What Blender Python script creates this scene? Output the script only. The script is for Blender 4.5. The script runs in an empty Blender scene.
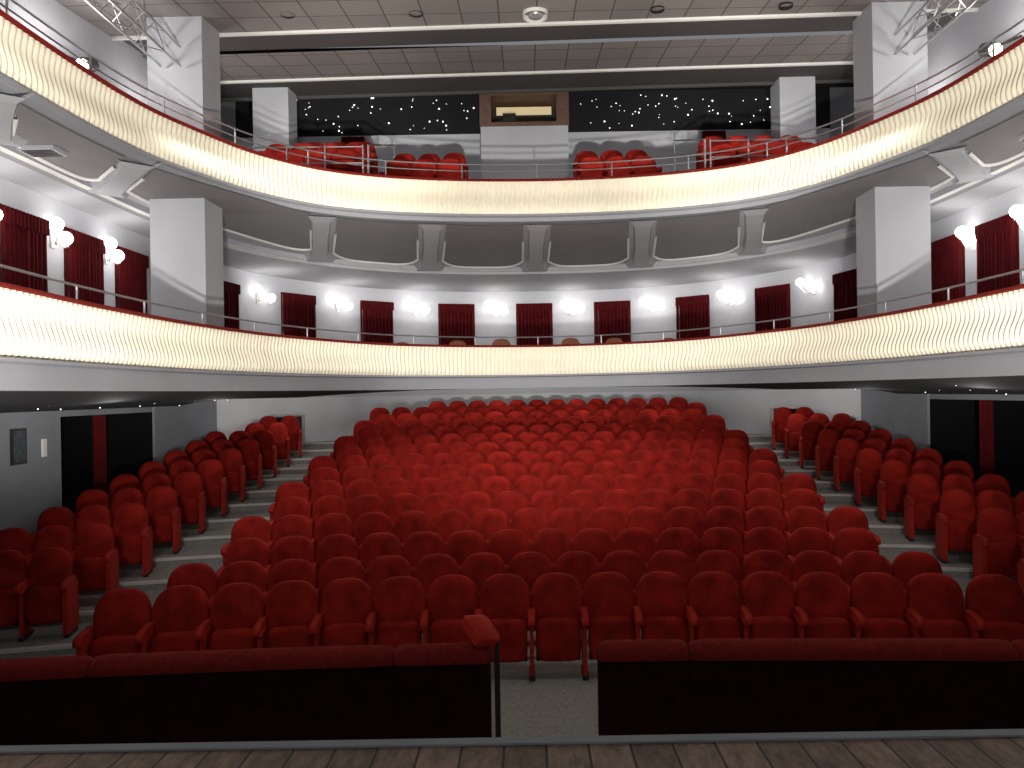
import bpy, math, random
from mathutils import Matrix, Vector
random.seed(4)
CZ=2.85
scene=bpy.context.scene
scene.view_settings.view_transform='Standard'
# ---------------- materials ----------------
def mat(name,col,rough=.7,metal=0,sheen=0,noise=0,nscale=8,emit=None,estr=0,bump=0,bscale=60,stint=None):
    m=bpy.data.materials.new(name); m.use_nodes=True
    nt=m.node_tree; b=nt.nodes['Principled BSDF']
    b.inputs['Base Color'].default_value=(*col,1); b.inputs['Roughness'].default_value=rough
    b.inputs['Metallic'].default_value=metal
    if sheen:
        b.inputs['Sheen Weight'].default_value=sheen
        b.inputs['Sheen Roughness'].default_value=.4
        b.inputs['Sheen Tint'].default_value=(*(stint or col),1)
    if rough>.6: b.inputs['Specular IOR Level'].default_value=.15
    tc=nt.nodes.new('ShaderNodeTexCoord')
    if noise:
        n=nt.nodes.new('ShaderNodeTexNoise'); n.inputs['Scale'].default_value=nscale; n.inputs['Detail'].default_value=4
        nt.links.new(tc.outputs['Object'],n.inputs['Vector'])
        r=nt.nodes.new('ShaderNodeMapRange'); r.inputs['From Min'].default_value=.3; r.inputs['From Max'].default_value=.7
        r.inputs['To Min'].default_value=1-noise; r.inputs['To Max'].default_value=1+noise
        nt.links.new(n.outputs['Fac'],r.inputs['Value'])
        mx=nt.nodes.new('ShaderNodeVectorMath'); mx.operation='SCALE'; mx.inputs[0].default_value=col
        nt.links.new(r.outputs['Result'],mx.inputs['Scale']); nt.links.new(mx.outputs['Vector'],b.inputs['Base Color'])
    if bump:
        n2=nt.nodes.new('ShaderNodeTexNoise'); n2.inputs['Scale'].default_value=bscale
        nt.links.new(tc.outputs['Object'],n2.inputs['Vector'])
        bp=nt.nodes.new('ShaderNodeBump'); bp.inputs['Strength'].default_value=bump
        nt.links.new(n2.outputs['Fac'],bp.inputs['Height']); nt.links.new(bp.outputs['Normal'],b.inputs['Normal'])
    if emit:
        b.inputs['Emission Color'].default_value=(*emit,1); b.inputs['Emission Strength'].default_value=estr
    return m
M={}
M['velvet']=mat('seat_velvet',(.28,.013,.008),.9,sheen=.1,noise=.35,nscale=5,stint=(.9,.14,.09))
M['arm']=mat('arm_velvet',(.4,.02,.012),.7,sheen=.12,noise=.15,stint=(1,.2,.15))
M['dark']=mat('dark_metal',(.015,.012,.012),.5)
M['ivory']=mat('ivory_plaster',(.9,.84,.68),.6,noise=.03,nscale=3)
M['wall']=mat('wall_plaster',(.54,.55,.6),.8,noise=.05,nscale=1.5,bump=.05)
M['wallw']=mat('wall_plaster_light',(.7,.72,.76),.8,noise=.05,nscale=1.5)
M['colm']=mat('column_plaster',(.45,.46,.5),.8,noise=.05,nscale=1.5)
M['walld']=mat('wall_plaster_dark',(.23,.25,.28),.8,noise=.1,nscale=1.5)  # darker grey plaster, mostly on the lower side walls
M['grey']=mat('balcony_grey',(.4,.405,.44),.8,noise=.04,nscale=2)
M['fascia']=mat('fascia_grey',(.29,.295,.325),.8,noise=.04,nscale=2)
M['coffer']=mat('coffer_grey',(.22,.213,.222),.85,noise=.05,nscale=2)
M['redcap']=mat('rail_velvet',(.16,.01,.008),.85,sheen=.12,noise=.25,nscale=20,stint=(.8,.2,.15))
M['pitface']=mat('pit_velvet_shaded',(.022,.003,.003),.9,noise=.3,nscale=6)  # near-black: the barrier face's weak light is put into its colour
M['curtain']=mat('curtain_velvet',(.075,.003,.005),.9,sheen=.08,noise=.2,stint=(.6,.1,.1))
M['black']=mat('black_void',(.006,.006,.007),.9)
M['starw']=mat('star_wall',(.018,.018,.02),.9)
M['soffitd']=mat('soffit_dark',(.05,.05,.055),.9)  # unlit look of the soffit put into its colour; shared with stage edge
M['carpet']=mat('carpet_grey',(.31,.305,.285),.95,noise=.2,nscale=25)
M['nosing']=mat('step_nosing',(.68,.66,.6),.6)
M['steel']=mat('rail_steel',(.55,.56,.58),.35,metal=.8)
M['white']=mat('white_trim',(.75,.74,.72),.6)
M['dzone']=mat('ceiling_dark',(.085,.08,.08),.85)
M['brown']=mat('booth_wood',(.13,.07,.05),.6,noise=.2)
M['warmglass']=mat('booth_glow',(.5,.42,.25),.5,emit=(1,.8,.45),estr=.35)
M['bulb']=mat('bulb_glass',(1,1,1),.3,emit=(1,.96,.88),estr=7)
M['star']=mat('star_led',(1,1,1),.3,emit=(1,1,1),estr=2.5)
M['tan']=mat('chair_tan',(.5,.2,.12),.7)
M['poster']=mat('poster_print',(.03,.05,.06),.4,noise=.8,nscale=12)
def tilemat():
    m=mat('ceiling_tile',(.2,.18,.175),.85); nt=m.node_tree; b=nt.nodes['Principled BSDF']
    tc=nt.nodes.new('ShaderNodeTexCoord')
    br=nt.nodes.new('ShaderNodeTexBrick'); br.offset=0; br.inputs['Scale'].default_value=1
    br.inputs['Brick Width'].default_value=.6; br.inputs['Row Height'].default_value=.6; br.inputs['Mortar Size'].default_value=.012
    br.inputs['Color1'].default_value=(.25,.23,.222,1); br.inputs['Color2'].default_value=(.21,.195,.19,1); br.inputs['Mortar'].default_value=(.09,.08,.08,1)
    nt.links.new(tc.outputs['Object'],br.inputs['Vector']); nt.links.new(br.outputs['Color'],b.inputs['Base Color'])
    return m
M['tile']=tilemat()
def boardmat():
    m=mat('stage_boards',(.1,.06,.04),.6); nt=m.node_tree; b=nt.nodes['Principled BSDF']
    tc=nt.nodes.new('ShaderNodeTexCoord'); mp=nt.nodes.new('ShaderNodeMapping'); mp.inputs['Rotation'].default_value=(0,0,math.pi/2)
    nt.links.new(tc.outputs['Object'],mp.inputs['Vector'])
    br=nt.nodes.new('ShaderNodeTexBrick'); br.inputs['Scale'].default_value=1; br.offset=.4
    br.inputs['Brick Width'].default_value=2.2; br.inputs['Row Height'].default_value=.19; br.inputs['Mortar Size'].default_value=.006
    br.inputs['Color1'].default_value=(.2,.135,.1,1); br.inputs['Color2'].default_value=(.11,.072,.055,1); br.inputs['Mortar'].default_value=(.008,.006,.005,1)
    nt.links.new(mp.outputs['Vector'],br.inputs['Vector'])
    n=nt.nodes.new('ShaderNodeTexNoise'); n.inputs['Scale'].default_value=7; n.inputs['Detail'].default_value=10; n.inputs['Roughness'].default_value=.8
    mp2=nt.nodes.new('ShaderNodeMapping'); mp2.inputs['Scale'].default_value=(3,1,1); nt.links.new(tc.outputs['Object'],mp2.inputs['Vector']); nt.links.new(mp2.outputs['Vector'],n.inputs['Vector'])
    r=nt.nodes.new('ShaderNodeMapRange'); r.inputs['From Min'].default_value=.3; r.inputs['From Max'].default_value=.7; nt.links.new(n.outputs['Fac'],r.inputs['Value'])
    mx=nt.nodes.new('ShaderNodeMix'); mx.data_type='RGBA'; mx.blend_type='OVERLAY'; mx.inputs['Factor'].default_value=.9
    nt.links.new(br.outputs['Color'],mx.inputs['A']); nt.links.new(r.outputs['Result'],mx.inputs['B']); nt.links.new(mx.outputs['Result'],b.inputs['Base Color'])
    return m
M['boards']=boardmat()
# ---------------- mesh builder ----------------
class B:
    def __init__(s): s.v=[];s.f=[];s.m=[];s.mats=[];s.sm=[]
    def mi(s,k):
        if k not in s.mats: s.mats.append(k)
        return s.mats.index(k)
    def add(s,vs,fs,k,smooth=False):
        o=len(s.v); s.v+=vs; i=s.mi(k)
        for f in fs: s.f.append(tuple(o+a for a in f)); s.m.append(i); s.sm.append(smooth)
    def box(s,x0,x1,y0,y1,z0,z1,k):
        vs=[(x,y,z) for x in(x0,x1) for y in(y0,y1) for z in(z0,z1)]
        s.add(vs,[(0,1,3,2),(4,6,7,5),(0,4,5,1),(2,3,7,6),(0,2,6,4),(1,5,7,3)],k)
    def grid(s,rows,k,smooth=False,skip=None):
        n=len(rows[0]); vs=[p for r in rows for p in r]; fs=[]
        for i in range(len(rows)-1):
            for j in range(n-1):
                if skip and skip(i,j): continue
                fs.append((i*n+j,i*n+j+1,(i+1)*n+j+1,(i+1)*n+j))
        s.add(vs,fs,k,smooth)
    def tube(s,pts,r,k,n=6):
        rows=[]
        for i,p in enumerate(pts):
            a=Vector(pts[max(0,i-1)]);c=Vector(pts[min(len(pts)-1,i+1)]); t=(c-a).normalized()
            up=Vector((0,0,1)) if abs(t.z)<.9 else Vector((1,0,0))
            u=t.cross(up).normalized(); w=u.cross(t)
            rows.append([tuple(Vector(p)+r*(math.cos(2*math.pi*q/n)*u+math.sin(2*math.pi*q/n)*w)) for q in range(n+1)])
        s.grid(rows,k,True)
    def sphere(s,c,r,k,n=8,sz=1):
        rows=[]
        for i in range(n//2+1):
            a=math.pi*i/(n//2); rows.append([(c[0]+r*math.sin(a)*math.cos(2*math.pi*j/n),c[1]+r*math.sin(a)*math.sin(2*math.pi*j/n),c[2]+r*sz*math.cos(a)) for j in range(n+1)])
        s.grid(rows,k,True)
    def merge(s,o,mtx):
        off=len(s.v); s.v+=[tuple(mtx@Vector(p)) for p in o.v]
        mp=[s.mi(k) for k in o.mats]
        for f,m,q in zip(o.f,o.m,o.sm): s.f.append(tuple(off+a for a in f)); s.m.append(mp[m]); s.sm.append(q)
    def obj(s,name,loc=None):
        me=bpy.data.meshes.new(name); vs=s.v
        if loc: vs=[(x-loc[0],y-loc[1],z-loc[2]) for x,y,z in vs]
        me.from_pydata(vs,[],s.f)
        for k in s.mats: me.materials.append(M[k])
        me.polygons.foreach_set('material_index',s.m); me.polygons.foreach_set('use_smooth',s.sm); me.update()
        o=bpy.data.objects.new(name,me); bpy.context.collection.objects.link(o)
        if loc:o.location=loc
        return o
# ---------------- paths ----------------
def catmull(P,n=24):
    P=[(2*P[0][0]-P[1][0],2*P[0][1]-P[1][1])]+P+[(2*P[-1][0]-P[-2][0],2*P[-1][1]-P[-2][1])]
    out=[]
    for i in range(1,len(P)-2):
        a,b,c,d=P[i-1:i+3]
        for q in range(n):
            t=q/n
            out.append(tuple(.5*((2*b[k])+(-a[k]+c[k])*t+(2*a[k]-5*b[k]+4*c[k]-d[k])*t*t+(-a[k]+3*b[k]-3*c[k]+d[k])*t**3) for k in(0,1)))
    out.append(P[-2]); return out
def resample(pts,n):
    L=[0]
    for a,b in zip(pts,pts[1:]): L.append(L[-1]+math.dist(a,b))
    out=[];j=0
    for i in range(n+1):
        s=L[-1]*i/n
        while j<len(L)-2 and L[j+1]<s: j+=1
        t=(s-L[j])/max(1e-9,L[j+1]-L[j]); out.append((pts[j][0]+(pts[j+1][0]-pts[j][0])*t,pts[j][1]+(pts[j+1][1]-pts[j][1])*t))
    return out,L[-1]
def sym(h):
    l=[(-x,y) for x,y in h]; return catmull(l+[(x,y) for x,y in reversed(h[:-1])])
def normals(p):
    o=[]
    for i in range(len(p)):
        a=p[max(0,i-1)];b=p[min(len(p)-1,i+1)]; dx,dy=b[0]-a[0],b[1]-a[1]; l=math.hypot(dx,dy) or 1
        o.append((-dy/l,dx/l))
    return o
H1=[(4.5,1),(4.55,3.5),(4.62,6.3),(4.7,8),(4.6,10.2),(4.05,12.6),(2.6,15.0),(0,16)]
H2=[(5.45,1),(5.5,4),(5.5,7.6),(5.36,9.8),(5.0,11.1),(4.45,12.3),(3.5,13.25),(2.0,13.8),(0,14)]
HW=[(7.1,1),(7.1,6),(7.1,11),(7.1,14.5),(7.0,16.4),(6.65,17.9),(5.9,19.3),(4.3,21.0),(2.2,21.9),(0,22.1)]
P1=sym(H1);P2=sym(H2);PW=sym(HW)
def off(pts,d):
    n=normals(pts); return [(p[0]+q[0]*d,p[1]+q[1]*d) for p,q in zip(pts,n)]
def parapet(name,path,zb,zt,pitch,gz):
    _,L=resample(path,10); nr=int(L/pitch); sub=8; pts,_=resample(path,nr*sub); nn=normals(pts)
    b=B(); T=14; rows=[]
    for t in range(T+1):
        tt=t/T; z=zb+(zt-zb)*tt; row=[]
        bulge=.035*math.sin(2*math.pi*tt+.4); edge=min(1,tt*8,(1-tt)*10+.15)
        for i,(p,q) in enumerate(zip(pts,nn)):
            ph=i/sub+.12*math.sin(2*math.pi*tt)
            r=(.5+.5*math.cos(2*math.pi*ph))**.7*.034*edge
            d=-(bulge+r); row.append((p[0]+q[0]*d,p[1]+q[1]*d,z))
        rows.append(row)
    b.grid(rows,'ivory',True)
    c,_=resample(path,160); cn=normals(c)
    def rail(prof,k,smooth=False):
        b.grid([[(p[0]+q[0]*d,p[1]+q[1]*d,z) for p,q in zip(c,cn)] for d,z in prof],k,smooth)
    rail([(-.03,zb),(-.07,zb),(-.07,zb-.03),(.0,zb-.05),(.0,gz),(.25,gz),(.25,zt)],'fascia')
    rail([(.28,zt-.03),(.28,zt+.02),(.2,zt+.035),(0,zt+.04),(-.06,zt+.03),(-.08,zt+.015),(-.07,zt-.002),(.0,zt-.01)],'redcap',True)
    return b.obj(name)
parapet('balcony_parapet',P1,CZ+.36,CZ+.95,.09,CZ+.085)
parapet('balcony_parapet',P2,CZ+3.26,CZ+3.88,.09,CZ+3.14)
def handrail(path,z0,z1,d,nposts,name,two=False):
    b=B(); c,_=resample(off(path,d),160); b.tube([(x,y,z1) for x,y in c],.014,'steel')
    if two: b.tube([(x,y,(z0+z1)/2+.03) for x,y in c],.01,'steel')
    e,_=resample(off(path,d),nposts)
    for x,y in e: b.tube([(x,y,z0),(x,y,z1)],.012,'steel')
    b.obj(name)
handrail(P1,CZ+.985,CZ+1.16,.12,26,'balcony_handrail')
handrail(P2,CZ+3.915,CZ+4.22,.12,24,'balcony_handrail',True)
# ---------------- floors/soffits of balconies ----------------
N=240
a1,_=resample(P1,N);a2,_=resample(P2,N);aw,_=resample(PW,N)
def lerp(a,b,t): return [(p[0]+(q[0]-p[0])*t,p[1]+(q[1]-p[1])*t) for p,q in zip(a,b)]
def band(b,A,C,zA,zC,k,smooth=False):
    fa=zA if callable(zA) else (lambda p:zA); fc=zC if callable(zC) else (lambda p:zC)
    b.grid([[(*p,fa(p)) for p in A],[(*p,fc(p)) for p in C]],k,smooth)
a1i=off(a1,.26);a2i=off(a2,.26)
b=B(); band(b,a1i,aw,CZ+.3,CZ+.3,'carpet'); b.obj('balcony_floor_lower')
b=B()
def sz(p):
    t=min(1,max(0,(p[1]-15)/4)); return CZ-.16+.36*t
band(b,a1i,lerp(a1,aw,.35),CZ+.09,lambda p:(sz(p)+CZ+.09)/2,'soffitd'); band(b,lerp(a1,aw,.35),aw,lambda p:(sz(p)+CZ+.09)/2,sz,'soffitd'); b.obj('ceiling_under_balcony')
b=B()
o1=lerp(a2,aw,.64)
ZS=3.16
band(b,a2,o1,CZ+3.14,CZ+ZS,'grey')
band(b,o1,o1,CZ+ZS,CZ+3.06,'grey');band(b,o1,off(o1,.1),CZ+3.06,CZ+3.05,'white')
band(b,off(o1,.1),off(o1,.1),CZ+3.05,CZ+2.99,'grey'); band(b,off(o1,.1),aw,CZ+2.99,CZ+2.92,'grey')
b.obj('ceiling_coffered_soffit')
def athit(path,tan):
    return min((p for p in path if p[1]>0),key=lambda p:abs(p[0]/p[1]-tan))
d0,_=resample(a2,1500);d1,_=resample(o1,1500)
TANS=[-.9,-.72,-.53,-.285,-.139,0,.139,.285,.53,.72,.9]
ends=[]
b=B()
for tan in TANS:
    p=athit(d0,tan);q=athit(d1,tan)
    if abs(tan)>.5: q=(math.copysign(6.5,tan),p[1]+1.3)
    ends.append((p,q))
    dx,dy=q[0]-p[0],q[1]-p[1];l=math.hypot(dx,dy);nx,ny=-dy/l,dx/l
    rows=[]
    for t,w,zz in((.02,.3,3.1),(.1,.2,3.07),(.5,.18,3.03),(.85,.22,3.02),(1.01,.4,3.04)):
        cx,cy_=p[0]+dx*t,p[1]+dy*t
        rows.append([(cx+nx*w,cy_+ny*w,CZ+3.17),(cx+nx*w*.75,cy_+ny*w*.75,CZ+zz),(cx-nx*w*.75,cy_-ny*w*.75,CZ+zz),(cx-nx*w,cy_-ny*w,CZ+3.17)])
    b.grid(rows,'grey')
b.obj('ceiling_beam_ribs')
b=B()
for (p,q),(p2,q2) in zip(ends,ends[1:]):
    rows=[]; nn_=16
    wl=.26/max(.3,math.dist(p,p2)); wh=.3/max(.3,math.dist(q,q2))
    for i in range(nn_+1):
        s=i/nn_; c=2*abs(s-.5); tend=.95-.16*c**5
        r=[]
        for t in [.04+(tend-.04)*k/8 for k in range(9)]:
            ww=wl+(wh-wl)*t; ss_=ww+(1-2*ww)*s
            A=(p[0]+(q[0]-p[0])*t,p[1]+(q[1]-p[1])*t); C=(p2[0]+(q2[0]-p2[0])*t,p2[1]+(q2[1]-p2[1])*t)
            x=A[0]+(C[0]-A[0])*ss_; y=A[1]+(C[1]-A[1])*ss_
            bul=4*s*(1-s)*.06*math.dist(A,C)*.5
            L_=math.hypot(x,y); x+=x/L_*bul; y+=y/L_*bul
            r.append((x,y,CZ+3.12))
        rows.append(r)
    b.grid(rows,'coffer')
    edge=[(x,y,z-.01) for x,y,z in [r[-1] for r in rows]]
    b.tube([(*rows[0][3][:2],CZ+3.11)]+edge+[(*rows[-1][3][:2],CZ+3.11)],.03,'white')
b.obj('ceiling_coffer_panels')
# ---------------- walls ----------------
wp,_=resample([p for p in PW if p[1]>=14.1],260)
b=B(); zs=[0,1.2,2.33,CZ-.05,CZ+3.3]
rows=[[(*p,z) for p in wp] for z in zs]
hole=lambda j:5.92<abs(wp[j][0])<6.42 and wp[j][1]>17
for i in range(4):
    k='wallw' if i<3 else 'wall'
    b.grid([rows[i],rows[i+1]],k,True,skip=lambda q,j,i=i:(i==1 and hole(j)))
b.obj('wall_back')
for sx,nm in((-1,'left'),(1,'right')):
    b=B(); oy=11.15 if sx<0 else 10.4
    def wb(y0,y1,z0,z1,k): b.box(min(sx*7.1,sx*7.3),max(sx*7.1,sx*7.3),y0,y1,z0,z1,k)
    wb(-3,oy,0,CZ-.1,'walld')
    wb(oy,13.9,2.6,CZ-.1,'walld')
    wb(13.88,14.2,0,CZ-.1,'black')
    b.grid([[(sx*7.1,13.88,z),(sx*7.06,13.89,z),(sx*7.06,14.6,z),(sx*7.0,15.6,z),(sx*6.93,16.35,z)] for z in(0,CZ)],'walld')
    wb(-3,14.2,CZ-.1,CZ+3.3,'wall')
    wb(-3,18.2,CZ+3.3,CZ+7.4,'wall')
    b.obj('wall_'+nm)
    b=B()
    xa=sorted((sx*7.31,sx*9.5))
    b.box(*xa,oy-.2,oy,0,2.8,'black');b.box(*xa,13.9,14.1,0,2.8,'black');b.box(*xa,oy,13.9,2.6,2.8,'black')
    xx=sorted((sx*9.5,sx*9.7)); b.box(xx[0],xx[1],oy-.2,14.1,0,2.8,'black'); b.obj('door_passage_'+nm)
    A=(sx*6.42,18.37);C=(sx*5.92,19.27)
    b=B()
    dx,dy=C[0]-A[0],C[1]-A[1];l=math.hypot(dx,dy)
    n_=(sx*abs(dy/l),abs(dx/l))
    A2=(A[0]+n_[0]*1.2,A[1]+n_[1]*1.2);C2=(C[0]+n_[0]*1.2,C[1]+n_[1]*1.2)
    b.grid([[(*p,.8) for p in(A,A2,C2,C)],[(*p,2.33) for p in(A,A2,C2,C)]],'walld')
    b.add([(*A,2.33),(*A2,2.33),(*C2,2.33),(*C,2.33)],[(0,1,2,3)],'walld')
    for p in(A,C): b.box(p[0]-.04,p[0]+.04,p[1]-.04,p[1]+.04,1.0,2.36,'white')
    b.tube([(A[0],A[1],2.36),(C[0],C[1],2.36)],.04,'white',4)
    b.obj('door_frame_'+nm)
def column(x,y,w,dp,z0,z1):
    b=B(); b.box(x-w/2,x+w/2,y,y+dp,z0,z1,'colm'); b.box(x-w/2-.04,x+w/2+.04,y-.04,y+dp+.04,z0,z0+.12,'colm'); b.obj('column')
for sx in(-1,1):
    column(sx*5.68,11.9,.86,.7,CZ+.3,CZ+6.05)
    column(sx*5.55,16,.75,.6,CZ+4.43,CZ+6.55)
# floor stalls
rowY=[7.7+.9*i for i in range(15)]
hh=[1.925,1.9,1.80]+[1.80-.1275*(i-2) for i in range(3,15)]
rowZ=[CZ-h-.92 for h in hh]; rowZ[0]=0;rowZ[1]=.03
K=.02
b=B(); xs=[-7.1+14.2*i/40 for i in range(41)]
cy=lambda y,x:y-K*x*x
edges=[(-3 if i==0 else rowY[i]-.5) for i in range(15)]+[24]
for i in range(15):
    y0=edges[i];y1=edges[i+1]
    f0=(lambda x:-3) if i==0 else (lambda x,y0=y0:cy(y0,x))
    f1=(lambda x,y1=y1:cy(y1,x))
    b.grid([[(x,f0(x),rowZ[i]) for x in xs],[(x,f1(x),rowZ[i]) for x in xs]],'carpet')
    if i>1:
        zb=rowZ[i-1]; zt=rowZ[i]
        b.grid([[(x,cy(y0,x),z) for x in xs] for z in(zb,zt-.03)],'carpet')
        b.grid([[(x,cy(y0,x)-d,z) for x in xs] for d,z in((0,zt-.035),(.015,zt-.035),(.015,zt+.004),(-.045,zt+.004))],'nosing')
    elif i==1: b.grid([[(x,cy(y0,x),z) for x in xs] for z in(0,.03)],'carpet')
b.obj('floor')
b=B(); b.box(-9,9,-4,3.44,1.1,1.25,'boards'); b.obj('floor_stage')
b=B(); b.box(-9,9,3.44,3.52,0,1.252,'soffitd'); b.box(-9,9,3.44,3.5,1.252,1.262,'walld'); b.obj('trim_stage_edge')
# ---------------- seats ----------------
def slab(b,w,z0,z1,yc,th,k,arch,tilt=0):
    n=28; cz=(z0+z1)/2; hz=(z1-z0)/2; hw=w/2
    def pt(a):
        c,sn=math.cos(a),math.sin(a)
        e=2/ (2.7 if sn>0 and arch else 5)
        x=hw*math.copysign(abs(c)**e,c); z=hz*math.copysign(abs(sn)**(e if not(sn>0 and arch) else .8),sn)
        return x,z
    rings=[(.9,.5),(1,.3),(1,-.25),(.93,-.42),(.75,-.5),(.35,-.56)]
    rows=[]
    for s,y in rings:
        r=[]
        for i in range(n+1):
            x,z=pt(2*math.pi*i/n); x=math.copysign(max(0,abs(x)-(1-s)*hw),x); z*=1-(1-s)*.8*hw/hz if s>.5 else s
            r.append((x,yc+y*th+tilt*(z+hz),cz+z))
        rows.append(r)
    b.grid(rows,k,True)
    for ri,rev in((0,0),(-1,1)):
        r=rows[ri][:-1]; b.add(r,[tuple(range(len(r))) if rev else tuple(reversed(range(len(r))))],k,True)
def arm(b,x):
    b.box(x-.02,x+.02,-.20,.08,.04,.56,'arm' )
    pr=[(-.31,.56),(-.33,.59),(-.31,.635),(-.25,.65),(-.02,.66),(.06,.66),(.06,.58),(-.25,.55)]
    rows=[]
    for w,s in((-.036,.8),(-.036,1),(.036,1),(.036,.8)):
        rows.append([(x+w*(.7 if s<1 else 1),y if s==1 else y*.97,.607+(z-.607)*s) for y,z in pr+[pr[0]]])
    b.grid(rows,'arm',True)
    for ri in(0,-1): b.add(rows[ri][:-1],[tuple(range(len(pr)))],'arm')
    b.box(x-.03,x+.03,-.22,.12,0,.04,'dark')
seat=B()
slab(seat,.52,.42,.985,.03,.11,'velvet',True,.12)
slab(seat,.45,.17,.58,-.13,.11,'velvet',False,.08)
seat.box(-.2,.2,-.02,.02,.2,.5,'dark'); seat.box(-.22,.22,-.1,.06,.16,.19,'dark')
armB=B(); arm(armB,0)
armEnd=B(); arm(armEnd,0); armEnd.box(-.026,.026,-.26,.16,.05,.6,'arm')
def row(xsR,yf,z,name,pitch=.53,slope=None,sc=1):
    b=B(); S=Matrix.Diagonal((sc,1,1,1))
    for x in xsR:
        ang=(slope(x) if slope else 2*K*x)
        b.merge(seat,Matrix.Translation((x,yf(x),z))@Matrix.Rotation(-ang,4,'Z')@Matrix.Rotation(random.uniform(-.03,.03),4,'Z')@Matrix.Rotation(random.uniform(-.015,.015),4,'X')@S)
    for i in range(len(xsR)+1):
        x=(xsR[0]-pitch/2) if i==0 else xsR[i-1]+pitch/2
        ang=(slope(x) if slope else 2*K*x)
        b.merge(armEnd if i in(0,len(xsR)) else armB,Matrix.Translation((x,yf(x),z))@Matrix.Rotation(-ang,4,'Z'))
    b.obj(name,(xsR[len(xsR)//2],yf(0),z))
for i in range(15):
    n=17 if i==0 else (16 if i%2 else 15)
    X=[.02+.53*(j-(n-1)/2) for j in range(n)]
    if i==14: X=X[2:]
    row(X,lambda x,i=i:cy(rowY[i],x),rowZ[i]+.002,'theater_seat_row')
wallx=lambda y:min((abs(p[0]) for p in PW if abs(p[1]-y)<.2),default=7.1)
for i in range(2,13):
    for sx in(-1,1):
        X0=5.83 if sx<0 else 5.76
        X=[x for x in(X0,X0+.455,X0+.91) if x+.25<wallx(cy(rowY[i],x)+.12)+.03]
        if not X: continue
        X=[sx*x for x in X]; X.sort()
        row(X,lambda x,i=i:cy(rowY[i],x),rowZ[i]+.002,'theater_seat_row',pitch=.455,slope=lambda x:2.4*K*x,sc=.86)
# ---------------- pit barrier ----------------
def pit(x0,x1):
    b=B(); n=14; rows=[]
    yf=lambda x:5.75-.012*x*x
    prof=[(-.05,0),(-.05,.80),(-.09,.83),(-.10,.89),(-.07,.94),(0,.965),(.07,.94),(.1,.89),(.09,.83),(.05,.80),(.05,0)]
    for d,z in prof:
        r=[]
        for i in range(n+1):
            t=i/n
            t=.5-.5*math.cos(math.pi*t); x=x0+(x1-x0)*t; e=min(t,1-t)*(x1-x0); rd=max(0,1-e/.06); zz=z-(.045*rd*rd if z>.9 else 0)
            r.append((x,yf(x)+d*(1-.25*rd),zz))
        rows.append(r)
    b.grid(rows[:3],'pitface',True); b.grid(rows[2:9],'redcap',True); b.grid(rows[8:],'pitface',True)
    for c in(0,-1):
        r=[q[c] for q in rows]; b.add(r,[tuple(range(len(r)))],'pitface')
    b.obj('pit_barrier')
for x0,x1 in((-7,-3.492),(-3.488,-1.282),(-1.278,-.56),(.25,.928),(.932,3.308),(3.312,7)): pit(x0,x1)
b=B(); b.box(-.53,-.49,5.72,5.78,0,.98,'dark')
pr=[(-.02,-.03),(-.02,.03),(.0,.05),(.2,.05),(.24,.03),(.24,-.02),(.2,-.04),(.0,-.04)]
g=B(); rows=[[(x,y,z) for y,z in pr+[pr[0]]] for x in(-.12,-.1,.08,.1)]
rows[0]=[(x,y*.9+.01,z*.8) for x,y,z in rows[0]];rows[-1]=[(x,y*.9+.01,z*.8) for x,y,z in rows[-1]]
g.grid(rows,'arm',True)
for r in(rows[0],rows[-1]): g.add(r[:-1],[tuple(range(8))],'arm')
b.merge(g,Matrix.Translation((-.57,5.68,.99))@Matrix.Rotation(math.radians(38),4,'Z')@Matrix.Rotation(math.radians(34),4,'X')@Matrix.Rotation(math.radians(12),4,'Y'))
b.obj('barrier_gate_post')
# ---------------- curtains, doors ----------------
pts2000,LW=resample(PW,2000); nn2000=normals(pts2000)
def wpos(s):
    i=max(0,min(2000,int(round((LW/2+s)/LW*2000)))); return pts2000[i],nn2000[i]
def s_of_y(y,sx):
    idx=min((i for i in range(2001) if pts2000[i][0]*sx>6),key=lambda i:abs(pts2000[i][1]-y)); return idx/2000*LW-LW/2
def door(s,w=.98,h=2.2):
    p,n=wpos(s); tx,ty=n[1],-n[0]; z0=CZ+.32
    P=lambda u,d,z:(p[0]+tx*u-n[0]*d,p[1]+ty*u-n[1]*d,z)
    b=B()
    for u0,u1,za,zb in((-w/2-.04,-w/2,0,h+.05),(w/2,w/2+.04,0,h+.05),(-w/2,w/2,h,h+.05)):
        vs=[P(u,d,z0+z) for u in(u0,u1) for d in(-.02,.03) for z in(za,zb)]
        b.add(vs,[(0,1,3,2),(4,6,7,5),(0,4,5,1),(2,3,7,6),(0,2,6,4),(1,5,7,3)],'curtain')
    rows=[]
    for i in range(9):
        z=z0+h*i/8; rows.append([P(-w/2+w*j/64,.05+.03*math.sin(j*.95+.3*math.sin(i*.7))+.01*math.sin(j*2.3),z) for j in range(65)])
    b.grid(rows,'curtain',True)
    b.grid([[P(-w/2+w*j/64,.085+.018*math.sin(j*1.2),z0+h+.03-q*.22) for j in range(65)] for q in(0,1)],'curtain',True)
    b.obj('door_curtain')
SD=[0,2.25,4.6,7.0]
for s in sorted([s for s in SD]+[-s for s in SD if s]): door(s)
for sx in(-1,1):
    for y in(10.35,11.8,13.2,16.9): door(s_of_y(y,sx),.92)
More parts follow.
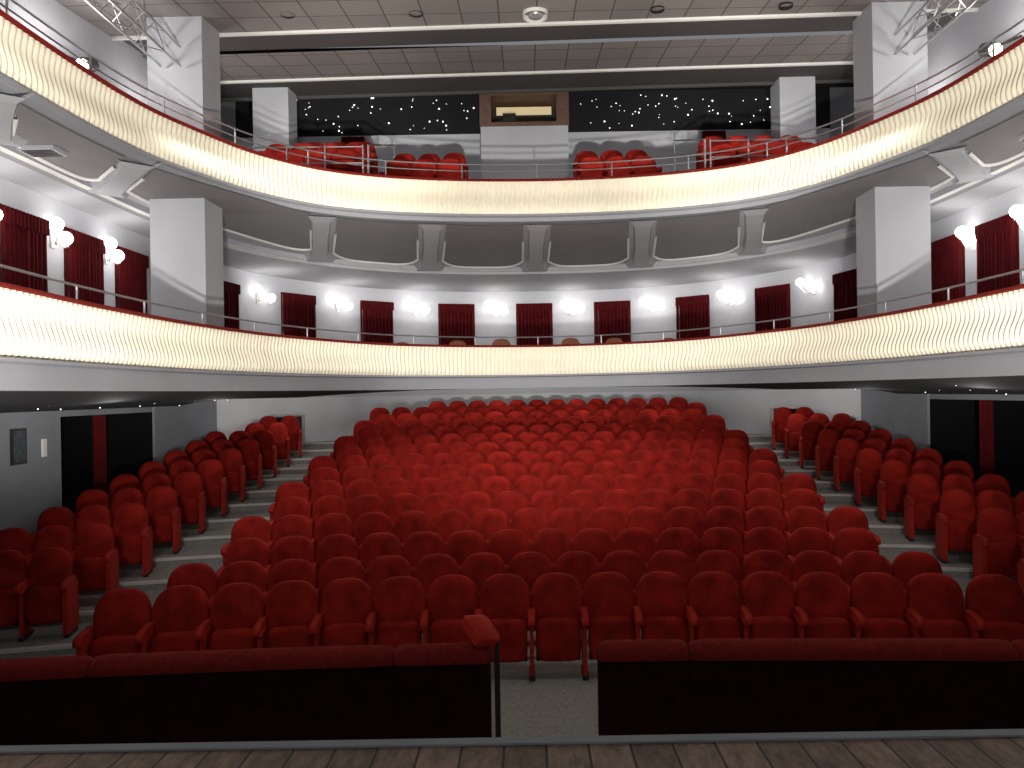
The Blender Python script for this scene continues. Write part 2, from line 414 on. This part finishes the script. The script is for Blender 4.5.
def light(kind,name,loc,e,col=(1,.93,.82),r=.1,target=None,angle=60,blend=.6):
    L=bpy.data.lights.new(name,kind); L.energy=e; L.color=col; L.shadow_soft_size=r
    o=bpy.data.objects.new(name,L); bpy.context.collection.objects.link(o); o.location=loc
    if target: o.rotation_euler=(Vector(target)-Vector(loc)).to_track_quat('-Z','Y').to_euler()
    if kind=='SPOT': L.spot_size=math.radians(angle); L.spot_blend=blend
    return o
def sconce(s,gap=.24,dd=.2,e=11,R=.1):
    p,n=wpos(s); tx,ty=n[1],-n[0]; z=CZ+2.34
    P=lambda u,d,zz:(p[0]+tx*u-n[0]*d,p[1]+ty*u-n[1]*d,z+zz)
    b=B()
    vs=[P(u,d,q) for u in(-.05,.05) for d in(0,.03) for q in(-.14,.12)]
    b.add(vs,[(0,1,3,2),(4,6,7,5),(0,4,5,1),(2,3,7,6),(0,2,6,4),(1,5,7,3)],'white')
    for sg,dz in((-1,.1),(1,-.06)):
        b.tube([P(0,.03,-.05),P(sg*gap*.5,dd*.7,-.1),P(sg*gap,dd,-.06+dz),P(sg*gap,dd,.0+dz)],.012,'white')
        b.sphere(P(sg*gap,dd,.08+dz),R,'bulb',12)
        b.tube([P(sg*gap,dd,-.04+dz),P(sg*gap,dd,-.01+dz)],.04,'white',8)
    b.obj('wall_sconce')
    light('POINT','sconce_light',P(0,dd+.45,.0),e,(1,.95,.89),.03)
for s in(1.12,3.42,5.8,8.3): sconce(s);sconce(-s)
for sx in(-1,1):
    for y in(9.5,11.0,12.42): sconce(s_of_y(y,sx),.11,.14,12,.1)
for sx in(-1,1):
    b=B(); b.grid([[(sx*(7.22+.03*math.sin(j*1.1)),12.2+.32*j/16,.3+2.29*i/4) for j in range(17)] for i in range(5)],'curtain',True); b.obj('passage_curtain')
b=B(); b.box(-7.1,-7.07,10.05,10.35,CZ-.86,CZ-.38,'dark'); b.box(-7.07,-7.065,10.08,10.32,CZ-.83,CZ-.41,'poster'); b.obj('framed_poster')
b=B(); b.box(-7.1,-7.07,10.7,10.78,CZ-.8,CZ-.55,'white'); b.obj('light_switch_panel')
def chair(x,y,rot,z):
    g=B(); slab(g,.45,.5,.95,.2,.06,'tan',True,.1); g.box(-.22,.22,-.2,.2,.42,.5,'tan')
    for a in(-.2,.2):
        for c in(-.18,.18): g.box(a-.02,a+.02,c-.02,c+.02,0,.42,'brown')
    b=B(); b.merge(g,Matrix.Translation((x,y,z))@Matrix.Rotation(rot,4,'Z')); b.obj('armchair',(x,y,z))
for s,d in((-8.4,1.7),(-5.9,3),(-3.5,4.1),(-1.2,4.6),(1.1,4.6),(3.4,4.1),(5.8,3),(8.3,1.7)):
    p,n=wpos(s); chair(p[0]-n[0]*d,p[1]-n[1]*d,math.atan2(n[1],n[0])-math.pi/2,CZ+.3)
# ---------------- upper gallery ----------------
b=B()
b.grid([[(p[0],p[1],CZ+3.42) for p in a2i],[(*p,CZ+3.42) for p in aw]],'carpet')
for y,z in((14.8,3.62),(15.75,4.1),(16.7,4.5)):
    b.box(-3.1,3.1,y,18.2,CZ+3.43,CZ+z,'walld')
for sx in(-1,1):
    x0,x1=sorted((sx*3.1,sx*7.1))
    for y,z in((14.0,3.7),(14.9,4.12),(15.8,4.42)): b.box(x0,x1,y,18.2,CZ+3.43,CZ+z,'walld')
b.obj('gallery_floor')
def urow(x0,x1,y,z):
    n=max(1,int(round((x1-x0)/.53))); X=[x0+.265+.53*j for j in range(n)]
    row(X,lambda x:y,CZ+z+.002,'gallery_seat_row',slope=lambda x:.0)
for x0,x1 in((-3.05,-1.3),(.85,2.6)):
    urow(x0,x1,15.25,3.74);urow(x0,x1,16.2,4.16)
for x0,x1 in((-5.5,-3.3),(3.3,5.5)):
    urow(x0,x1,14.5,3.72);urow(x0,x1,15.35,4.14)
for x0,x1 in((-5.0,-3.6),(3.6,5.0)): urow(x0,x1,16.25,4.45)
for sx in(-1,1): urow(sx*6.4-.53,sx*6.4+.53,14.5,3.72)
b=B(); bx0,bx1=-1.2,.78; by=17.2
b.box(bx0,bx1,by,18.14,CZ+4.5,CZ+6.02,'colm')
b.box(bx0-.02,bx0+.24,by-.05,18.14,CZ+6.02,CZ+6.85,'brown');b.box(bx1-.26,bx1+.02,by-.05,18.14,CZ+6.02,CZ+6.85,'brown')
b.box(bx0+.24,bx1-.26,by-.05,18.14,CZ+6.7,CZ+6.85,'brown');b.box(bx0+.24,bx1-.26,by-.05,18.14,CZ+6.02,CZ+6.1,'brown')
b.box(bx0+.24,bx1-.26,18.0,18.1,CZ+6.1,CZ+6.7,'dark')
b.box(bx0+.35,bx1-.36,17.6,17.63,CZ+6.42,CZ+6.6,'warmglass')
b.box(bx0+.5,bx0+.8,17.3,17.7,CZ+6.1,CZ+6.35,'dark'); b.obj('projection_booth')
b=B(); b.box(-7.3,7.3,18.2,18.4,CZ+3.3,CZ+6.2,'wall'); b.box(-7.3,7.3,18.15,18.4,CZ+6.2,CZ+7.4,'starw'); b.obj('wall_gallery')
b=B()
for _ in range(150):
    x=random.uniform(-6.2,6.2)
    if -1.4<x<1: continue
    b.sphere((x,18.11,CZ+random.uniform(6.25,7.1)),random.choice((.008,.01,.013,.018)),'star',6)
b.obj('fairy_lights')
b=B()
for sx in(-1,1):
    for i in range(16):
        y=8.3+i*.42+random.uniform(-.1,.1); x=sx*random.uniform(5.3,6.8)
        t=(abs(x)-4.7)/2.4; b.sphere((x,y,CZ+.09-.25*t*1-.02),.009,'star',6)
b.obj('soffit_spot_lights')
for sx in(-1,1):
    b=B()
    for z in(.35,.65,.95): b.tube([(sx*3.2,14.0,CZ+3.62+z),(sx*5.3,13.95,CZ+3.62+z)],.014,'steel')
    for x in(3.2,3.9,4.6,5.3): b.tube([(sx*x,14.0,CZ+3.62),(sx*x,14.0,CZ+4.6)],.016,'steel')
    b.tube([(sx*3.1,14,CZ+4.6),(sx*3.1,16.8,CZ+5.5)],.02,'steel');b.tube([(sx*3.1,14,CZ+3.6),(sx*3.1,14,CZ+4.6)],.02,'steel');b.tube([(sx*3.1,16.8,CZ+4.5),(sx*3.1,16.8,CZ+5.5)],.02,'steel')
    b.tube([(sx*3.1,14,CZ+4.3),(sx*3.1,16.8,CZ+5.2)],.012,'steel')
    b.obj('gallery_railing')
    b=B(); b.box(sx*4.3-.25,sx*4.3+.25,18.1,18.18,CZ+4.42,CZ+6.15,'curtain')
    for j in range(8): b.tube([(sx*4.3-.24+j*.07,18.09,CZ+4.43),(sx*4.3-.24+j*.07,18.09,CZ+6.13)],.035,'curtain')
    b.obj('gallery_door_curtain')
# ---------------- ceiling ----------------
cz=lambda y:CZ+6.0+.115*(y-12)
b=B(); SK=-.035
def zone(y0,y1,k,dz=0):
    b.add([(-7.3,y0+SK*-7.3,cz(y0)+dz),(7.3,y0+SK*7.3,cz(y0)+dz),(7.3,y1+SK*7.3,cz(y1)+dz),(-7.3,y1+SK*-7.3,cz(y1)+dz)],[(0,1,2,3)],k)
def beam(y0,w,h,k,dz=0):
    vs=[]
    for x in(-7.3,7.3):
        for y in(y0,y0+w):
            for z in(-h,.3): vs.append((x,y+SK*x,cz(y0)+dz+z))
    b.add(vs,[(0,1,3,2),(4,6,7,5),(0,4,5,1),(2,3,7,6),(0,2,6,4),(1,5,7,3)],k)
zone(2,12.45,'tile');beam(12.45,.06,.04,'white');zone(12.5,13.5,'dzone',.06)
zone(13.5,15.05,'tile');beam(15.05,.06,.04,'white');zone(15.1,16.6,'dzone',.06);beam(16.5,.05,0,'dzone')
b.obj('ceiling')
b=B(); b.box(-7.3,7.3,16.2,18.4,CZ+7.3,CZ+7.4,'black'); b.box(-7.3,7.3,16.75,16.8,CZ+6.62,CZ+7.4,'black'); b.obj('ceiling_rear')
b=B(); b.tube([(-.02,12.0,cz(12)-.08),(-.02,12.0,cz(12)+.05)],.2,'white',20); b.sphere((-.02,12.0,cz(12)-.05),.13,'steel',12,.5)
b.obj('ceiling_downlight')
for x,y in((-1.9,11.95),(1.9,11.95),(-3.9,11.9),(3.9,11.9)):
    b=B(); b.tube([(x,y,cz(y)-.03),(x,y,cz(y)+.04)],.11,'dark',14); b.obj('ceiling_downlight')
for sx in(-1,1):
    b=B(); xx=[sx*5.55,sx*5.85]; zz=[CZ+5.15,CZ+5.45]
    for x in xx:
        for z in zz: b.tube([(x,6.5,z),(x,11.8,z)],.018,'steel')
    y=6.5
    while y<11.1:
        for x in xx: b.tube([(x,y,zz[0]),(x,y+.3,zz[1]),(x,y+.6,zz[0])],.009,'steel',4)
        for z in zz: b.tube([(xx[0],y,z),(xx[1],y+.3,z),(xx[0],y+.6,z)],.009,'steel',4)
        y+=.6
    for y in(8,11): b.tube([(sx*5.7,y,zz[1]),(sx*5.7,y,cz(y)-.01)],.015,'steel')
    b.obj('lighting_truss')
    b=B(); b.tube([(sx*6.6,11.0,CZ+4.85),(sx*6.6,11.25,CZ+4.95)],.1,'dark',12); b.sphere((sx*6.6,10.98,CZ+4.83),.09,'bulb',10); b.tube([(sx*6.6,11.15,CZ+4.9),(sx*7.09,11.15,CZ+5.1)],.02,'dark'); b.obj('flood_lamp')
    light('POINT','flood_light',(sx*6.4,10.7,CZ+4.8),55,(1,.97,.92),.1)
    light('POINT','flood_light',(sx*6.4,13.5,CZ+4.9),40,(1,.97,.92),.1)
for sx in(-1,1):
    b=B(); b.box(sx*6.75-.1,sx*6.75+.1,15.0,15.2,CZ+2.55,CZ+2.85,'dark'); b.tube([(sx*6.75,15.1,CZ+2.7),(sx*7.05,15.1,CZ+2.75)],.02,'dark'); b.obj('wall_speaker')
    b=B(); x0,x1=sorted((sx*6.0,sx*6.45)); b.box(x0,x1,9.3,9.6,CZ+3.07,CZ+3.13,'grey')
    for j in range(5): b.box(x0+.04,x1-.04,9.33+j*.055,9.35+j*.055,CZ+3.06,CZ+3.07,'dark')
    b.obj('air_vent')
# ---------------- lights ----------------
for az in(-52,-27,0,27,52):
    a=math.radians(az); e=math.radians(23); x0=az/52*2.2
    d=(math.sin(a)*math.cos(e),math.cos(a)*math.cos(e),math.sin(e))
    L=(x0,1.2,1.45)
    light('SPOT','parapet_fill',L,{0:6400,27:4000,52:1700}[abs(az)],(1,.96,.88),.15,(L[0]+d[0],L[1]+d[1],L[2]+d[2]),50,.6)  # unseen spots added to brighten the balcony fronts
for x in(-4.6,-1.5,1.5,4.6):
    light('SPOT','house_downlight',(x,10.5,CZ+5.4),300,(1,.95,.9),.2,(x*.95,13.5,0),85,1)
for x in(-5,0,5):
    light('SPOT','house_downlight',(x,6.8,CZ+5.3),120,(1,.95,.9),.2,(x,8.8,0),80,1)
light('SPOT','stage_fill',(0,.5,5.0),2000,(1,.95,.9),.2,(0,19,2.1),34,.7)  # unseen front fill added to reach the rear seat rows
for x in(-5,5): light('SPOT','stage_fill',(x*.5,.5,5.0),650,(1,.95,.9),.2,(x*1.15,15,1.5),30,.8)  # unseen fill spots added towards the side seating
for x in(-4.6,-2.8,-1,1,2.8,4.6):
    light('POINT','under_balcony_light',(x,18.0-.03*x*x,CZ+.02),11,(1,.95,.9),.08)
    light('POINT','under_balcony_light',(x,20.0-.05*x*x,CZ+.02),6,(1,.95,.9),.08)
for sx in(-1,1):
    light('POINT','under_balcony_light',(sx*5.5,16.6,CZ-.12),13,(1,.96,.93),.08)
    light('POINT','under_balcony_light',(sx*5.6,13.0,CZ-.2),5,(1,.96,.93),.08)
    light('POINT','under_balcony_light',(sx*5.6,9.8,CZ-.2),6,(1,.96,.93),.08)
for x in(-4.5,-1.5,1.5,4.5): light('SPOT','gallery_light',(x,13.4,CZ+5.8),110,(1,.95,.9),.15,(x,16.6,CZ+4.3),80,1)
light('POINT','stage_fill',(0,-1.5,6.5),130,(1,.95,.9),.4)  # unseen fill added to lift the stage boards
w=bpy.data.worlds.new('World'); scene.world=w; w.use_nodes=True
w.node_tree.nodes['Background'].inputs['Color'].default_value=(.9,.93,1,1); w.node_tree.nodes['Background'].inputs['Strength'].default_value=.22
# ---------------- camera ----------------
cam=bpy.data.cameras.new('Camera'); co=bpy.data.objects.new('Camera',cam); bpy.context.collection.objects.link(co)
cam.sensor_width=36; cam.lens=760/1024*36; cam.shift_x=-15/1024; cam.shift_y=8/1024; cam.clip_start=.05
co.matrix_world=Matrix.Translation((-.25,0,CZ))@Matrix.Rotation(math.pi/2,4,'X')@Matrix.Rotation(math.radians(-.95),4,'Z')
scene.camera=co
